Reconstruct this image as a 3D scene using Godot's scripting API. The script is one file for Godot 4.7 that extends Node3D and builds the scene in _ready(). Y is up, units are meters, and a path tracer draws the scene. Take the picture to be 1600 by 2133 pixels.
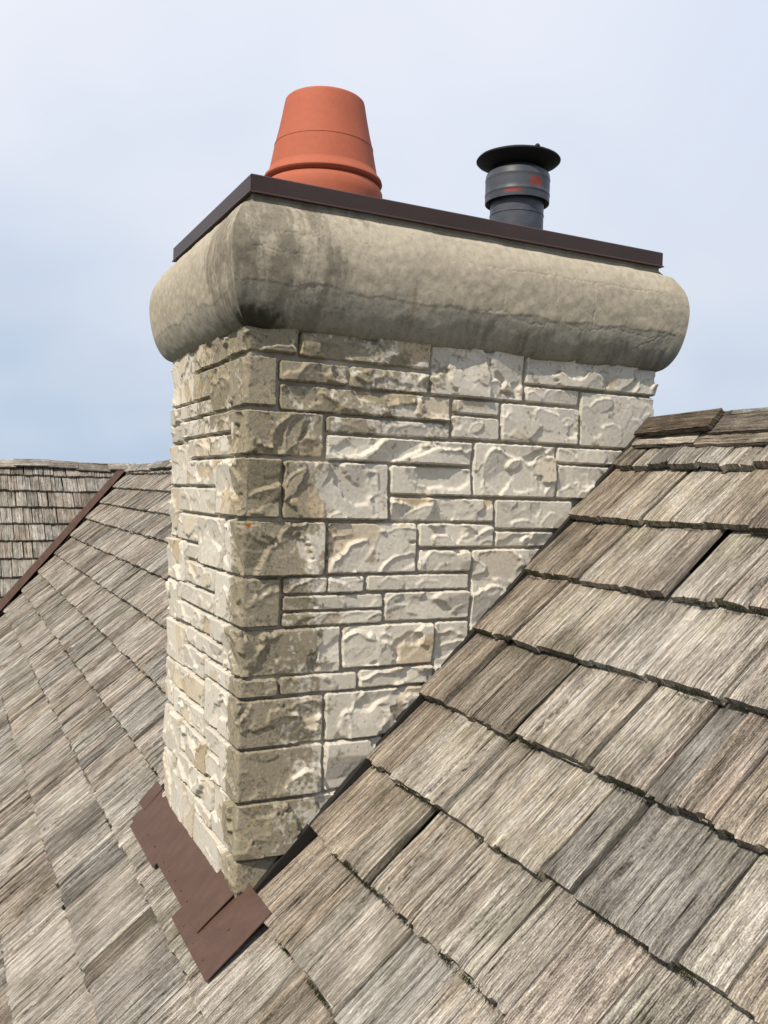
extends Node3D
# A stone chimney on a weathered shake roof. Axes: x runs up the main slope (level part), z along the eaves, y up. The chimney's lower front corner stands at the origin.

const W := 1.4        # chimney, along the slope
const D := 0.8275     # chimney, along the eaves
const NECK := 1.525   # where masonry ends and coping begins
const CAPB := 1.858
const CAPT := 1.906
const EX := 0.238     # shake exposure along the slope
const STEP := 0.031   # how far a course drops under the next
const RIDGE := 1.335
const VALLEY := -7.04 # x + z on the valley line
const WRIDGE := 1.28
const EYE := Vector3(-0.7128, 1.1042, 2.2251)
const SUN := Vector3(-0.84, 1.0, 0.43)

var rng := RandomNumberGenerator.new()
var n_fine := FastNoiseLite.new()
var n_mid := FastNoiseLite.new()
var n_big := FastNoiseLite.new()
var mats := {}
var cam: Camera3D

func _ready() -> void:
	rng.seed = 4711
	set_noise(n_fine, 11, 1.0, 2)
	set_noise(n_mid, 23, 1.0, 3)
	set_noise(n_big, 37, 1.0, 3)
	camera_and_light()
	materials()
	ground()
	main_roof()
	wing_roof()
	chimney()
	pot()
	vent()
	apron_flashing()
	side_flashing()
	valley_flashing()

func set_noise(n: FastNoiseLite, s: int, f: float, o: int) -> void:
	n.seed = s
	n.noise_type = FastNoiseLite.TYPE_SIMPLEX_SMOOTH
	n.frequency = f
	n.fractal_type = FastNoiseLite.FRACTAL_FBM
	n.fractal_octaves = o

# ---------------------------------------------------------------- camera, sky, sun
func camera_and_light() -> void:
	cam = Camera3D.new()
	cam.name = "camera"
	cam.fov = 59.9
	cam.near = 0.05
	cam.far = 4000.0
	cam.transform = Transform3D(Basis.from_euler(Vector3(-0.0257, -0.4669, 0.0287), EULER_ORDER_YXZ), EYE)
	add_child(cam)
	cam.current = true
	var sun := DirectionalLight3D.new()
	sun.name = "sun"
	sun.light_energy = 1.6
	sun.light_color = Color(1.0, 0.95, 0.87)
	sun.light_angular_distance = 0.6
	sun.shadow_enabled = true
	add_child(sun)
	sun.look_at_from_position(SUN * 50.0, Vector3.ZERO, Vector3.UP)
	var env := Environment.new()
	env.background_mode = Environment.BG_SKY
	var sky := Sky.new()
	var pm := PanoramaSkyMaterial.new()
	pm.panorama = ImageTexture.create_from_image(sky_image())
	sky.sky_material = pm
	env.sky = sky
	env.tonemap_mode = Environment.TONE_MAPPER_LINEAR
	env.tonemap_exposure = 1.0
	env.background_energy_multiplier = 1.0
	env.sdfgi_enabled = true
	env.ssao_enabled = true
	env.ssil_enabled = true
	var we := WorldEnvironment.new()
	we.name = "world_environment"
	we.environment = env
	add_child(we)

func sky_image() -> Image:
	var w := 1024
	var h := 512
	var im := Image.create(w, h, false, Image.FORMAT_RGB8)
	var a := FastNoiseLite.new()
	set_noise(a, 5, 1.0, 4)
	var b := FastNoiseLite.new()
	set_noise(b, 9, 1.0, 4)
	for j in h:
		var up := PI * (0.5 - (j + 0.5) / h)
		for i in w:
			var az := TAU * ((i + 0.5) / w)
			var d := Vector3(sin(az) * cos(up), sin(up), -cos(az) * cos(up))
			var y := maxf(d.y, 0.0)
			var blue := Color(0.51, 0.62, 0.775).lerp(Color(0.58, 0.70, 0.91), smoothstep(0.1, 0.6, y))
			var p := d / (0.35 + y)
			var c := a.get_noise_3d(p.x * 1.1 + 3.1, p.y * 0.9, p.z * 1.1 - 1.7) * 0.7 + b.get_noise_3d(p.x * 0.5, p.y * 0.3 + 7.0, p.z * 0.5) * 0.8
			var m := clampf(0.12 + 0.76 * smoothstep(0.0, 0.40, y) + 0.55 * c, 0.0, 1.0)
			m = clampf(m - 0.55 * exp(-d.distance_squared_to(Vector3(0.72, 0.40, -0.57)) * 26.0) * (0.7 + c), 0.0, 1.0)
			var col := blue.lerp(Color(0.87, 0.89, 0.965), m)
			if d.y < 0.0:
				col = Color(0.40, 0.48, 0.58).lerp(Color(0.22, 0.22, 0.18), smoothstep(0.0, 0.25, -d.y))
			im.set_pixel(i, j, col.linear_to_srgb())
	return im

# ---------------------------------------------------------------- helpers
func lin(c: Color) -> Color:
	return c.linear_to_srgb()

func thing(called: String, label: String, category: String, at := Vector3.ZERO) -> Node3D:
	var o := Node3D.new()
	o.name = called
	o.position = at
	o.set_meta("label", label)
	o.set_meta("category", category)
	add_child(o, true)
	return o

func part(called: String, mesh: Mesh, m: Material, parent: Node3D, xf := Transform3D.IDENTITY) -> MeshInstance3D:
	var o := MeshInstance3D.new()
	o.name = called
	o.mesh = mesh
	o.material_override = m
	o.transform = xf
	o.cast_shadow = GeometryInstance3D.SHADOW_CASTING_SETTING_ON
	parent.add_child(o, true)
	return o

# a sheet of nx by ny points; col and uv may be empty; out is a hint of which way it faces
func sheet(st: Dictionary, pts: PackedVector3Array, nx: int, ny: int, cols: PackedColorArray, uvs: PackedVector2Array, out: Vector3) -> void:
	var base: int = st.v.size()
	var nrm := PackedVector3Array()
	nrm.resize(pts.size())
	var sgn := 1.0
	var mid := (ny / 2) * nx + nx / 2
	var i1 := mini(mid + 1, pts.size() - 1)
	var j1 := mini(mid + nx, pts.size() - 1)
	if i1 == mid or nx < 3:
		mid = 0
		i1 = 1
		j1 = nx
	if (pts[i1] - pts[mid]).cross(pts[j1] - pts[mid]).dot(out) < 0.0:
		sgn = -1.0
	for j in ny:
		var ja := maxi(j - 1, 0) * nx
		var jb := mini(j + 1, ny - 1) * nx
		for i in nx:
			var ia := maxi(i - 1, 0)
			var ib := mini(i + 1, nx - 1)
			nrm[j * nx + i] = ((pts[j * nx + ib] - pts[j * nx + ia]).cross(pts[jb + i] - pts[ja + i]) * sgn).normalized()
	st.v.append_array(pts)
	st.n.append_array(nrm)
	if cols.size() == pts.size():
		st.c.append_array(cols)
	if uvs.size() == pts.size():
		st.u.append_array(uvs)
	var idx: PackedInt32Array = st.i
	for j in ny - 1:
		for i in nx - 1:
			var a := base + j * nx + i
			var b := a + 1
			var c := a + nx
			var d := c + 1
			if sgn > 0.0:
				idx.append_array([a, c, b, b, c, d])
			else:
				idx.append_array([a, b, c, b, d, c])
	st.i = idx

func new_st() -> Dictionary:
	return {"v": PackedVector3Array(), "n": PackedVector3Array(), "c": PackedColorArray(), "u": PackedVector2Array(), "i": PackedInt32Array()}

func commit(st: Dictionary) -> ArrayMesh:
	var arr := []
	arr.resize(Mesh.ARRAY_MAX)
	arr[Mesh.ARRAY_VERTEX] = st.v
	arr[Mesh.ARRAY_NORMAL] = st.n
	if st.c.size() == st.v.size():
		arr[Mesh.ARRAY_COLOR] = st.c
	if st.u.size() == st.v.size():
		arr[Mesh.ARRAY_TEX_UV] = st.u
	arr[Mesh.ARRAY_INDEX] = st.i
	var m := ArrayMesh.new()
	m.add_surface_from_arrays(Mesh.PRIMITIVE_TRIANGLES, arr)
	return m

func quad(st: Dictionary, a: Vector3, b: Vector3, c: Vector3, d: Vector3, out: Vector3) -> void:
	sheet(st, PackedVector3Array([a, b, d, c]), 2, 2, PackedColorArray(), PackedVector2Array(), out)

# a closed slab between two polygons of equal count
func slab(st: Dictionary, top: Array, bottom: Array) -> void:
	var n := top.size()
	var mid := Vector3.ZERO
	for k in n:
		mid += (top[k] + bottom[k]) / (2.0 * n)
	var up: Vector3 = (top[0] - bottom[0]).normalized()
	for k in range(1, n - 1):
		tri(st, top[0], top[k], top[k + 1], up)
		tri(st, bottom[0], bottom[k], bottom[k + 1], -up)
	for k in n:
		var k2 := (k + 1) % n
		var o: Vector3 = (top[k] + bottom[k2]) / 2.0 - mid
		tri(st, top[k], top[k2], bottom[k2], o)
		tri(st, top[k], bottom[k2], bottom[k], o)

func tri(st: Dictionary, a: Vector3, b: Vector3, c: Vector3, out: Vector3) -> void:
	var base: int = st.v.size()
	var n := (b - a).cross(c - a).normalized()
	var flip := n.dot(out) > 0.0
	if not flip:
		n = -n
	st.v.append_array([a, b, c])
	st.n.append_array([n, n, n])
	st.u.append_array([Vector2(a.x, a.z), Vector2(b.x, b.z), Vector2(c.x, c.z)])
	if flip:
		st.i.append_array([base, base + 2, base + 1])
	else:
		st.i.append_array([base, base + 1, base + 2])

func lathe(profile: Array, seg: int, wobble := 0.0) -> ArrayMesh:
	var st := new_st()
	var pts := PackedVector3Array()
	var nx := seg + 1
	for j in profile.size():
		for i in nx:
			var a := TAU * float(i % seg) / seg
			var r: float = profile[j].x
			if wobble > 0.0:
				r += wobble * n_mid.get_noise_3d(cos(a) * 2.0, profile[j].y * 9.0, sin(a) * 2.0)
			pts.append(Vector3(cos(a) * r, profile[j].y, sin(a) * r))
	# smooth normals around: build bands between profile points so that edges stay crisp
	var keep := 0
	for j in profile.size() - 1:
		var band := PackedVector3Array()
		for k in 2:
			for i in nx:
				band.append(pts[(j + k) * nx + i])
		var b0: int = st.v.size()
		var p0: Vector2 = profile[j]
		var p1: Vector2 = profile[j + 1]
		var t := (p1 - p0).normalized()
		var nr := Vector2(t.y, -t.x)
		sheet(st, band, nx, 2, PackedColorArray(), PackedVector2Array(), Vector3(nr.x, nr.y, 0))
		# normals: blend with neighbours where the bend is soft
		var na := nr
		var nb := nr
		if j > 0:
			var tq: Vector2 = (profile[j] - profile[j - 1]).normalized()
			if tq.dot(t) > 0.83:
				na = (nr + Vector2(tq.y, -tq.x)).normalized()
		if j < profile.size() - 2:
			var tw: Vector2 = (profile[j + 2] - profile[j + 1]).normalized()
			if tw.dot(t) > 0.83:
				nb = (nr + Vector2(tw.y, -tw.x)).normalized()
		for k in 2:
			var q: Vector2 = na if k == 0 else nb
			for i in nx:
				var a := TAU * float(i % seg) / seg
				st.n[b0 + k * nx + i] = Vector3(cos(a) * q.x, q.y, sin(a) * q.x)
		fix_winding(st, b0, nx, Vector3(nr.x, nr.y, 0))
		keep += 1
	return commit(st)

func fix_winding(st: Dictionary, b0: int, nx: int, _out: Vector3) -> void:
	# make the triangles of the last band agree with their normals (front faces run clockwise)
	var cnt := (nx - 1) * 6
	var s: int = st.i.size() - cnt
	var a: int = st.i[s]
	var b: int = st.i[s + 1]
	var c: int = st.i[s + 2]
	var g: Vector3 = (st.v[b] - st.v[a]).cross(st.v[c] - st.v[a])
	if g.length() < 1e-12:
		a = st.i[s + 3]
		b = st.i[s + 4]
		c = st.i[s + 5]
		g = (st.v[b] - st.v[a]).cross(st.v[c] - st.v[a])
	if g.dot(st.n[b0] + st.n[b0 + nx]) > 0.0:
		for k in range(s, s + cnt, 3):
			var t: int = st.i[k + 1]
			st.i[k + 1] = st.i[k + 2]
			st.i[k + 2] = t

# ---------------------------------------------------------------- materials
func noise_image(size_x: int, size_y: int, s: int, f: float, oct: int) -> Image:
	var n := FastNoiseLite.new()
	set_noise(n, s, f, oct)
	return n.get_image(size_x, size_y, false, false, true)

func grain_image(s: int) -> Array:
	# weathered timber: fibres run along v; [colour, relief]
	var n := 1024
	var layers := []
	for spec in [[60, 0.20, 3], [22, 0.06, 3], [190, 0.42, 2], [7, 0.012, 2]]:
		var im := noise_image(n, spec[0], s * 7 + spec[0], spec[1], spec[2])
		im.resize(n, n, Image.INTERPOLATE_CUBIC)
		layers.append(im.get_data())
	layers.append(noise_image(n, n, s + 301, 0.006, 4).get_data())
	layers.append(noise_image(n, n, s + 401, 0.30, 1).get_data())
	var out := PackedByteArray()
	out.resize(n * n * 3)
	var hi := PackedByteArray()
	hi.resize(n * n)
	var dark := Vector3(0.19, 0.178, 0.168)
	var mid := Vector3(0.508, 0.489, 0.462)
	var light := Vector3(0.785, 0.768, 0.735)
	var l0: PackedByteArray = layers[0]
	var l1: PackedByteArray = layers[1]
	var l2: PackedByteArray = layers[2]
	var l3: PackedByteArray = layers[3]
	var l4: PackedByteArray = layers[4]
	var l5: PackedByteArray = layers[5]
	for k in n * n:
		var fib := l0[k] * 0.30 + l1[k] * 0.16 + l2[k] * 0.28 + l5[k] * 0.17 + l3[k] * 0.06 + l4[k] * 0.11
		var v := clampf((fib / 255.0 - 0.54) * 2.35 + 0.545, 0.0, 1.0)
		var split := maxf(0.0, (l1[k] * 0.55 + l0[k] * 0.45 - 46.0) / 26.0)
		var c := dark.lerp(mid, minf(v * 2.0, 1.0)).lerp(light, maxf(v * 2.0 - 1.0, 0.0))
		if split < 1.0:
			c = c.lerp(dark * 0.55, 1.0 - split)
		out[k * 3] = int(c.x * 255.0)
		out[k * 3 + 1] = int(c.y * 255.0)
		out[k * 3 + 2] = int(c.z * 255.0)
		hi[k] = int(clampf(v * 0.8 + 0.2 * minf(split, 1.0), 0.0, 1.0) * 255.0)
	return [Image.create_from_data(n, n, false, Image.FORMAT_RGB8, out), Image.create_from_data(n, n, false, Image.FORMAT_L8, hi)]

func speckle(s: int, lo: float, hi: float, f1: float, f2: float, size := 512) -> Image:
	# seamless mottled grey used to break up flat colour
	var a := FastNoiseLite.new()
	set_noise(a, s, f1, 4)
	var b := FastNoiseLite.new()
	set_noise(b, s + 1, f2, 2)
	var da := a.get_seamless_image(size, size).get_data()
	var db := b.get_seamless_image(size, size).get_data()
	var out := PackedByteArray()
	out.resize(size * size * 3)
	for k in size * size:
		var v := clampf((da[k] * 0.5 + db[k] * 0.5) / 255.0, 0.0, 1.0)
		v = clampf((v - 0.5) * 1.7 + 0.5, 0.0, 1.0)
		var g := int(lerpf(lo, hi, v) * 255.0)
		out[k * 3] = g
		out[k * 3 + 1] = g
		out[k * 3 + 2] = g
	return Image.create_from_data(size, size, false, Image.FORMAT_RGB8, out)

func base_mat(c: Color, rough: float) -> StandardMaterial3D:
	var m := StandardMaterial3D.new()
	m.albedo_color = lin(c)
	m.roughness = rough
	m.metallic_specular = 0.35
	return m

func tri_mat(c: Color, rough: float, tex: Image, scale: float, relief_cm: float, vcol: bool) -> StandardMaterial3D:
	var m := base_mat(c, rough)
	m.albedo_texture = ImageTexture.create_from_image(tex)
	m.uv1_triplanar = true
	m.uv1_scale = Vector3.ONE * scale
	m.vertex_color_use_as_albedo = vcol
	if relief_cm > 0.0:
		m.heightmap_enabled = true
		m.heightmap_texture = m.albedo_texture
		m.heightmap_scale = relief_cm
	return m

func materials() -> void:
	for k in 3:
		var g := grain_image(60 + k * 13)
		var m := StandardMaterial3D.new()
		m.albedo_texture = ImageTexture.create_from_image(g[0])
		m.roughness = 0.88
		m.metallic_specular = 0.25
		m.vertex_color_use_as_albedo = true
		m.heightmap_enabled = true
		m.heightmap_texture = ImageTexture.create_from_image(g[1])
		m.heightmap_scale = 0.10
		mats["wood%d" % k] = m
	var sp := speckle(71, 0.88, 1.0, 0.02, 0.25)
	mats.stone = tri_mat(Color(1, 1, 1), 0.92, sp, 5.0, 0.05, true)
	mats.concrete = tri_mat(Color(1, 1, 1), 0.95, speckle(83, 0.82, 1.0, 0.015, 0.33), 4.0, 0.07, true)
	mats.mortar = tri_mat(Color(0.34, 0.31, 0.26), 0.95, sp, 7.0, 0.15, false)
	mats.terracotta = tri_mat(Color(0.395, 0.112, 0.064), 0.75, speckle(91, 0.93, 1.0, 0.008, 0.06), 1.6, 0.0, false)
	mats.brown = tri_mat(Color(0.052, 0.033, 0.032), 0.42, speckle(97, 0.84, 1.0, 0.006, 0.2), 1.5, 0.0, false)
	mats.flash = tri_mat(Color(0.108, 0.063, 0.048), 0.52, speckle(99, 0.78, 1.0, 0.01, 0.12), 3.0, 0.0, false)
	mats.vent = tri_mat(Color(1, 1, 1), 0.45, speckle(103, 0.70, 1.0, 0.012, 0.2), 3.0, 0.0, true)
	mats.vent_dark = tri_mat(Color(0.020, 0.022, 0.026), 0.6, speckle(107, 0.75, 1.0, 0.012, 0.2), 3.0, 0.0, false)
	mats.felt = base_mat(Color(0.018, 0.016, 0.014), 0.95)
	mats.moss = base_mat(Color(0.022, 0.027, 0.010), 0.95)
	mats.lead = base_mat(Color(0.022, 0.020, 0.019), 0.6)

# ---------------------------------------------------------------- ground far below
func ground() -> void:
	var p := PlaneMesh.new()
	p.size = Vector2(3000, 3000)
	var o := MeshInstance3D.new()
	o.name = "ground"
	o.mesh = p
	o.material_override = tri_mat(Color(0.07, 0.085, 0.035), 0.95, speckle(113, 0.6, 1.0, 0.02, 0.2), 0.2, 0.0, false)
	o.position = Vector3(0, -6.5, 0)
	o.set_meta("kind", "structure")
	add_child(o, true)

# ---------------------------------------------------------------- shakes
# One shake. Local axes: x across, y off the roof, z down the slope; z = 0 is the middle of its butt. e0, e1: x of its two long edges at the butt, d0, d1: how far they slant per metre upslope.
func shake_mesh(st: Dictionary, width0: float, width1: float, d0: float, d1: float, length: float, tint: Color, fine: float, rough: float, butt_skew: float, warm: float, xf: Transform3D) -> void:
	var nx := maxi(4, int(ceil((width1 - width0) / fine)) + 1)
	var ny := 13 if fine < 0.006 else 8
	var so := rng.randf() * 1000.0
	var gs := 0.85 + 0.55 * rough
	var ou := Vector2(rng.randf() * 0.5, rng.randf() * 0.5)
	var top := PackedVector3Array()
	var cols := PackedColorArray()
	var uvs := PackedVector2Array()
	var thick := 0.019 + rng.randf() * 0.006
	var butt := PackedFloat32Array()
	var bow := (rng.randf() - 0.4) * 0.012
	var twist := (rng.randf() - 0.5) * 0.016
	var splits := []
	var ns := 0
	if rng.randf() < rough:
		ns = 1 + int(rng.randf() * 4.0 * rough)
	for k in ns:
		splits.append([lerpf(width0, width1, 0.12 + 0.76 * rng.randf()), 0.0022 + rng.randf() * 0.0026, (rng.randf() - 0.5) * 0.10, rng.randf() * 0.6])
	for i in nx:
		var x := lerpf(width0, width1, float(i) / (nx - 1))
		var chunk := n_mid.get_noise_2d(x * 12.0 + so, 3.0)
		butt.append(butt_skew * (x - (width0 + width1) * 0.5) + 0.0030 * chunk + 0.0010 * n_fine.get_noise_2d(x * 210.0 + so, 9.0) + 0.003 * signf(n_big.get_noise_2d(x * 7.0 + so, 5.0) - 0.25))
	for j in ny:
		var f := float(j) / (ny - 1)
		f = f * f * 0.35 + f * 0.65
		for i in nx:
			var q := float(i) / (nx - 1)
			var t := lerpf(-butt[i], length, f)
			var x := lerpf(width0 + d0 * t, width1 + d1 * t, q)
			var w := (q - 0.5) * 2.0
			var h := -t / EX * STEP
			h += (0.0008 + 0.0034 * rough) * n_mid.get_noise_2d(x * 30.0 + so, t * 2.6) + 0.0011 * n_fine.get_noise_2d(x * 110.0 + so, t * 6.0 + 31.0) * (0.35 + rough)
			h += bow * w * w + twist * w * (0.4 - t)
			h -= 0.0035 * smoothstep(0.90, 1.0, absf(w)) * (0.4 + 0.6 * n_mid.get_noise_2d(t * 12.0, so))
			h -= 0.0030 * (1.0 - smoothstep(0.0, 0.012, t + butt[i]))
			for s in splits:
				var dx := absf(x - s[0] - s[2] * t - 0.004 * n_mid.get_noise_2d(t * 9.0, s[0] * 50.0 + so))
				if dx < s[1] and t > s[3] * 0.12 - 0.02:
					h -= 0.013
			top.append(xf * Vector3(x, h, -t))
			var bl := n_big.get_noise_2d(x * 9.0 + so, t * 3.5)
			var st2 := n_mid.get_noise_2d(x * 48.0 + so + 50.0, t * 2.2)
			var g := 1.0 + 0.26 * bl + (0.20 + 0.62 * rough) * st2
			var c := Color(tint.r * g, tint.g * g, tint.b * g)
			# grey-green algae and brown bare wood in drawn-out patches
			var al := smoothstep(0.10, 0.45, n_big.get_noise_2d(x * 5.0 + so * 1.7, t * 4.0 + 80.0))
			c = c.lerp(Color(c.r * 0.66, c.g * 0.67, c.b * 0.61), al * 0.7)
			var wb := clampf(warm + 0.5 * n_mid.get_noise_2d(x * 30.0 + so, t * 3.0 + 17.0) - 0.15, 0.0, 1.0)
			c = c.lerp(Color(c.r * 0.84, c.g * 0.70, c.b * 0.60), wb)
			cols.append(c)
			uvs.append(Vector2((x - width0) / gs + ou.x, t / (gs * 1.45) + ou.y))
	var n := (xf.basis * Vector3.UP).normalized()
	var down := (xf.basis * Vector3.BACK).normalized()
	var across := (xf.basis * Vector3.RIGHT).normalized()
	sheet(st, top, nx, ny, cols, uvs, n)
	# butt
	var face := PackedVector3Array()
	var fc := PackedColorArray()
	var fu := PackedVector2Array()
	for r in 3:
		for i in nx:
			var p: Vector3 = top[i]
			var drop := thick * (1.0 + 0.25 * n_mid.get_noise_2d(i * 0.6, so)) * r / 2.0
			face.append(p - n * drop - down * (0.0015 * r * n_fine.get_noise_2d(i * 1.7 + so, r * 3.0)))
			var cc: Color = cols[i]
			fc.append(cc)
			fu.append(Vector2(uvs[i].x, ou.y + 0.02 * r))
	sheet(st, face, nx, 3, fc, fu, down)
	# long edges
	for side in 2:
		var e := PackedVector3Array()
		var ec := PackedColorArray()
		var eu := PackedVector2Array()
		for r in 2:
			for j in ny:
				var id := j * nx + (0 if side == 0 else nx - 1)
				var p2: Vector3 = top[id]
				e.append(p2 - n * (thick * (1.0 - 0.5 * j / (ny - 1.0))) * r)
				var c2: Color = cols[id]
				ec.append(c2)
				eu.append(Vector2(ou.x + 0.02 * r, uvs[id].y))
		sheet(st, e, ny, 2, ec, eu, across * (-1.0 if side == 0 else 1.0))
	# underside
	var under := PackedVector3Array()
	for j in [0, ny - 1]:
		for i in [0, nx - 1]:
			under.append(top[j * nx + i] - n * (thick if j == 0 else thick * 0.5))
	sheet(st, under, 2, 2, PackedColorArray([tint, tint, tint, tint]), PackedVector2Array([ou, ou, ou, ou]), -n)

func wood_tint(z: float) -> Color:
	var v := 0.74 + rng.randf() * 0.38
	var r := rng.randf()
	if r < 0.16:
		v *= 0.66
	var c := Color(1.0, 0.98, 0.955)
	var kind := rng.randf()
	if kind < 0.25:
		c = Color(0.975, 0.975, 0.94)
	elif kind < 0.5:
		c = Color(1.03, 0.965, 0.935)
	elif kind < 0.70:
		c = Color(0.97, 0.985, 1.0)
	elif kind < 0.82:
		c = Color(1.0, 0.93, 0.86)
		v *= 0.8
	if z < -3.0:
		v *= 0.96
	return Color(c.r * v, c.g * v, c.b * v)

func in_view(p: Vector3) -> bool:
	var q := cam.transform.affine_inverse() * p
	if q.z > -0.1:
		return false
	var u := q.x / -q.z
	var v := q.y / -q.z
	if absf(u) > 0.4322 * 1.01 or absf(v) > 0.5762 * 1.01:
		return false
	# behind the chimney?
	var lo := Vector3(0.01, -1.0, -D + 0.01)
	var hi := Vector3(W - 0.01, 1.5, -0.01)
	var t0 := 0.0
	var t1 := 0.999
	var d := p - EYE
	for k in 3:
		if absf(d[k]) < 1e-6:
			if EYE[k] < lo[k] or EYE[k] > hi[k]:
				return true
			continue
		var a := (lo[k] - EYE[k]) / d[k]
		var b := (hi[k] - EYE[k]) / d[k]
		t0 = maxf(t0, minf(a, b))
		t1 = minf(t1, maxf(a, b))
	return t0 > t1

func lay(root: Node3D, hidden: Dictionary, xf: Transform3D, x0: float, x1: float, d0: float, d1: float, length: float, tint: Color, rough: float, warm: float, skew: float) -> void:
	var seen := false
	for q in [0.06, 0.5, 0.94]:
		for t in [0.01, 0.12, 0.22]:
			var p := xf * Vector3(lerpf(x0 + d0 * t, x1 + d1 * t, q), 0.0, -minf(t, length))
			seen = seen or in_view(p)
	var dist := xf.origin.distance_to(EYE)
	if seen:
		var st := new_st()
		var fine := 0.0040 if dist < 5.0 else 0.006
		var mid := (x0 + x1) * 0.5
		var local := Transform3D(xf.basis, xf * Vector3(mid, 0, 0))
		shake_mesh(st, x0 - mid, x1 - mid, d0, d1, length, tint, fine, rough, skew, warm, Transform3D.IDENTITY)
		part("shingle", commit(st), mats["wood%d" % (rng.randi() % 3)], root, local)
	else:
		shake_mesh(hidden, x0, x1, d0, d1, length, tint, 0.02, rough, skew, warm, xf)

func ridge_x(z: float) -> float:
	return RIDGE + minf(z, 0.0) * 0.0066

func main_roof() -> void:
	var root := thing("main_roof", "weathered grey wood shake roof slope that the stone chimney stands in", "roof")
	var hidden := new_st()
	var b := Basis(Vector3(0, 0, 1), Vector3(-1, 1, 0).normalized(), Vector3(-1, -1, 0).normalized())
	var butts := [1.203, 1.041, 0.872, 0.704, 0.528, 0.356, 0.190, 0.027, -0.138, -0.318, -0.495, -0.665, -0.835, -1.0, -1.17]
	var seams := {
		0: [0.018, 0.047, 0.114, 0.177, 0.264, 0.377, 0.458, 0.567, 0.66],
		1: [0.018, 0.166, 0.336, 0.559, 0.698, 0.83],
		2: [0.018, 0.280, 0.478, 0.619, 0.757, 0.787, 0.93],
		3: [0.018, 0.213, 0.325, 0.55, 0.72, 0.954, 1.10],
		4: [0.018, 0.168, 0.292, 0.489, 0.620, 0.757, 0.897, 0.922, 1.001, 1.095, 1.24],
		5: [0.018, 0.192, 0.450, 0.686, 0.820, 0.930, 1.186, 1.291, 1.45],
		6: [0.018, 0.262, 0.410, 0.591, 0.724, 0.861, 0.967, 1.12, 1.30],
		7: [0.055, 0.341, 0.421, 0.60, 0.77, 0.93]}
	var wide := {"1_2": 0.012, "2_3": 0.014, "3_5": 0.013, "4_1": 0.010, "4_3": 0.018, "4_5": 0.010, "5_5": 0.018, "6_2": 0.026, "6_5": 0.012, "0_1": 0.010}
	# shakes whose tone stands out in the photograph
	var tones := {"0_1": 0.62, "1_1": 0.86, "1_2": 1.0, "1_3": 1.05, "2_1": 0.66, "2_2": 0.98, "3_1": 0.72, "3_2": 0.84, "3_3": 1.0, "4_1": 0.66, "4_2": 0.62, "4_3": 0.58, "4_4": 1.02, "4_5": 0.86, "5_1": 0.74, "5_2": 1.04, "5_3": 1.02, "5_4": 0.98, "6_1": 0.84, "6_2": 0.74, "6_3": 0.98, "6_4": 0.88, "7_1": 0.84}
	for k in butts.size():
		var xb: float = butts[k]
		var length := minf(0.345, (ridge_x(-3.0) - xb) * 1.414 + 0.01)
		# beyond the chimney towards +z, then towards -z
		for side in 2:
			var z := 0.012
			var end := 3.0
			var list: Array = []
			if side == 0:
				if seams.has(k):
					list = seams[k].duplicate()
				else:
					list = [-0.84]
				z = list[0]
			else:
				end = VALLEY + 0.055 - xb
				z = -0.84 if xb > 0.0 else (list_start(k, seams) if seams.has(k) else -0.84)
			var n := 1
			while (side == 0 and z < end) or (side == 1 and z > end):
				var nz: float
				if side == 0:
					if n < list.size():
						nz = list[n]
					else:
						nz = z + 0.09 + 0.15 * rng.randf()
				else:
					nz = z - (0.085 + 0.17 * rng.randf() * (1.3 if rng.randf() < 0.3 else 0.9))
				var gap := 0.0018 + 0.0025 * rng.randf()
				if rng.randf() < 0.16:
					gap += 0.007
				if side == 0 and wide.has("%d_%d" % [k, n]):
					gap = wide["%d_%d" % [k, n]] * 1.4
				var a := z
				var c := nz - gap
				var d0 := 0.0
				var d1 := 0.0
				if side == 1:
					a = nz + gap
					c = z
					if nz < end + 0.05:
						a = end
						d0 = -0.7071
				var yj := (rng.randf() - 0.5) * 0.010
				var off := (rng.randf() - 0.5) * 0.007
				var o := Vector3(xb, xb, 0) + b.z * yj + b.y * off
				var len2 := length
				if xb < 0.0 and xb > -0.2 and c > -D - 0.02 and a < 0.02:
					len2 = 0.180
				var warm := 0.0
				if side == 0 and a < 0.10 and xb > 0.0:
					warm = 0.45
				elif side == 0 and a < 0.3 and xb > 0.0 and rng.randf() < 0.4:
					warm = 0.25
				elif rng.randf() < 0.06:
					warm = 0.3
				var rough := 0.35 if side == 0 else 0.85
				if c - a > 0.012:
					var tn := wood_tint(z)
					if side == 0 and tones.has("%d_%d" % [k, n]):
						var tv: float = tones["%d_%d" % [k, n]]
						tn = Color(tv, tv * 0.96, tv * 0.90)
						if tv < 0.7:
							warm = maxf(warm, 0.2)
					lay(root, hidden, Transform3D(b, o), a, c, d0, d1, len2, tn, rough, warm, (rng.randf() - 0.5) * 0.05)
				z = nz
				n += 1
	if hidden.v.size() > 0:
		part("shingle_field", commit(hidden), mats.wood0, root).set_meta("kind", "stuff")
	butt_moss(root, butts)
	# boards and felt under the shakes
	var deck := new_st()
	var nn := Vector3(-1, 1, 0).normalized() * 0.062
	var q := [Vector3(-1.35, -1.35, 3.1), Vector3(RIDGE, RIDGE, 3.1), Vector3(ridge_x(-8.3), ridge_x(-8.3), -8.35), Vector3(-1.35, -1.35, VALLEY + 1.35)]
	slab(deck, q.map(func(p): return p - nn), q.map(func(p): return p - nn * 2.0))
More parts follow.
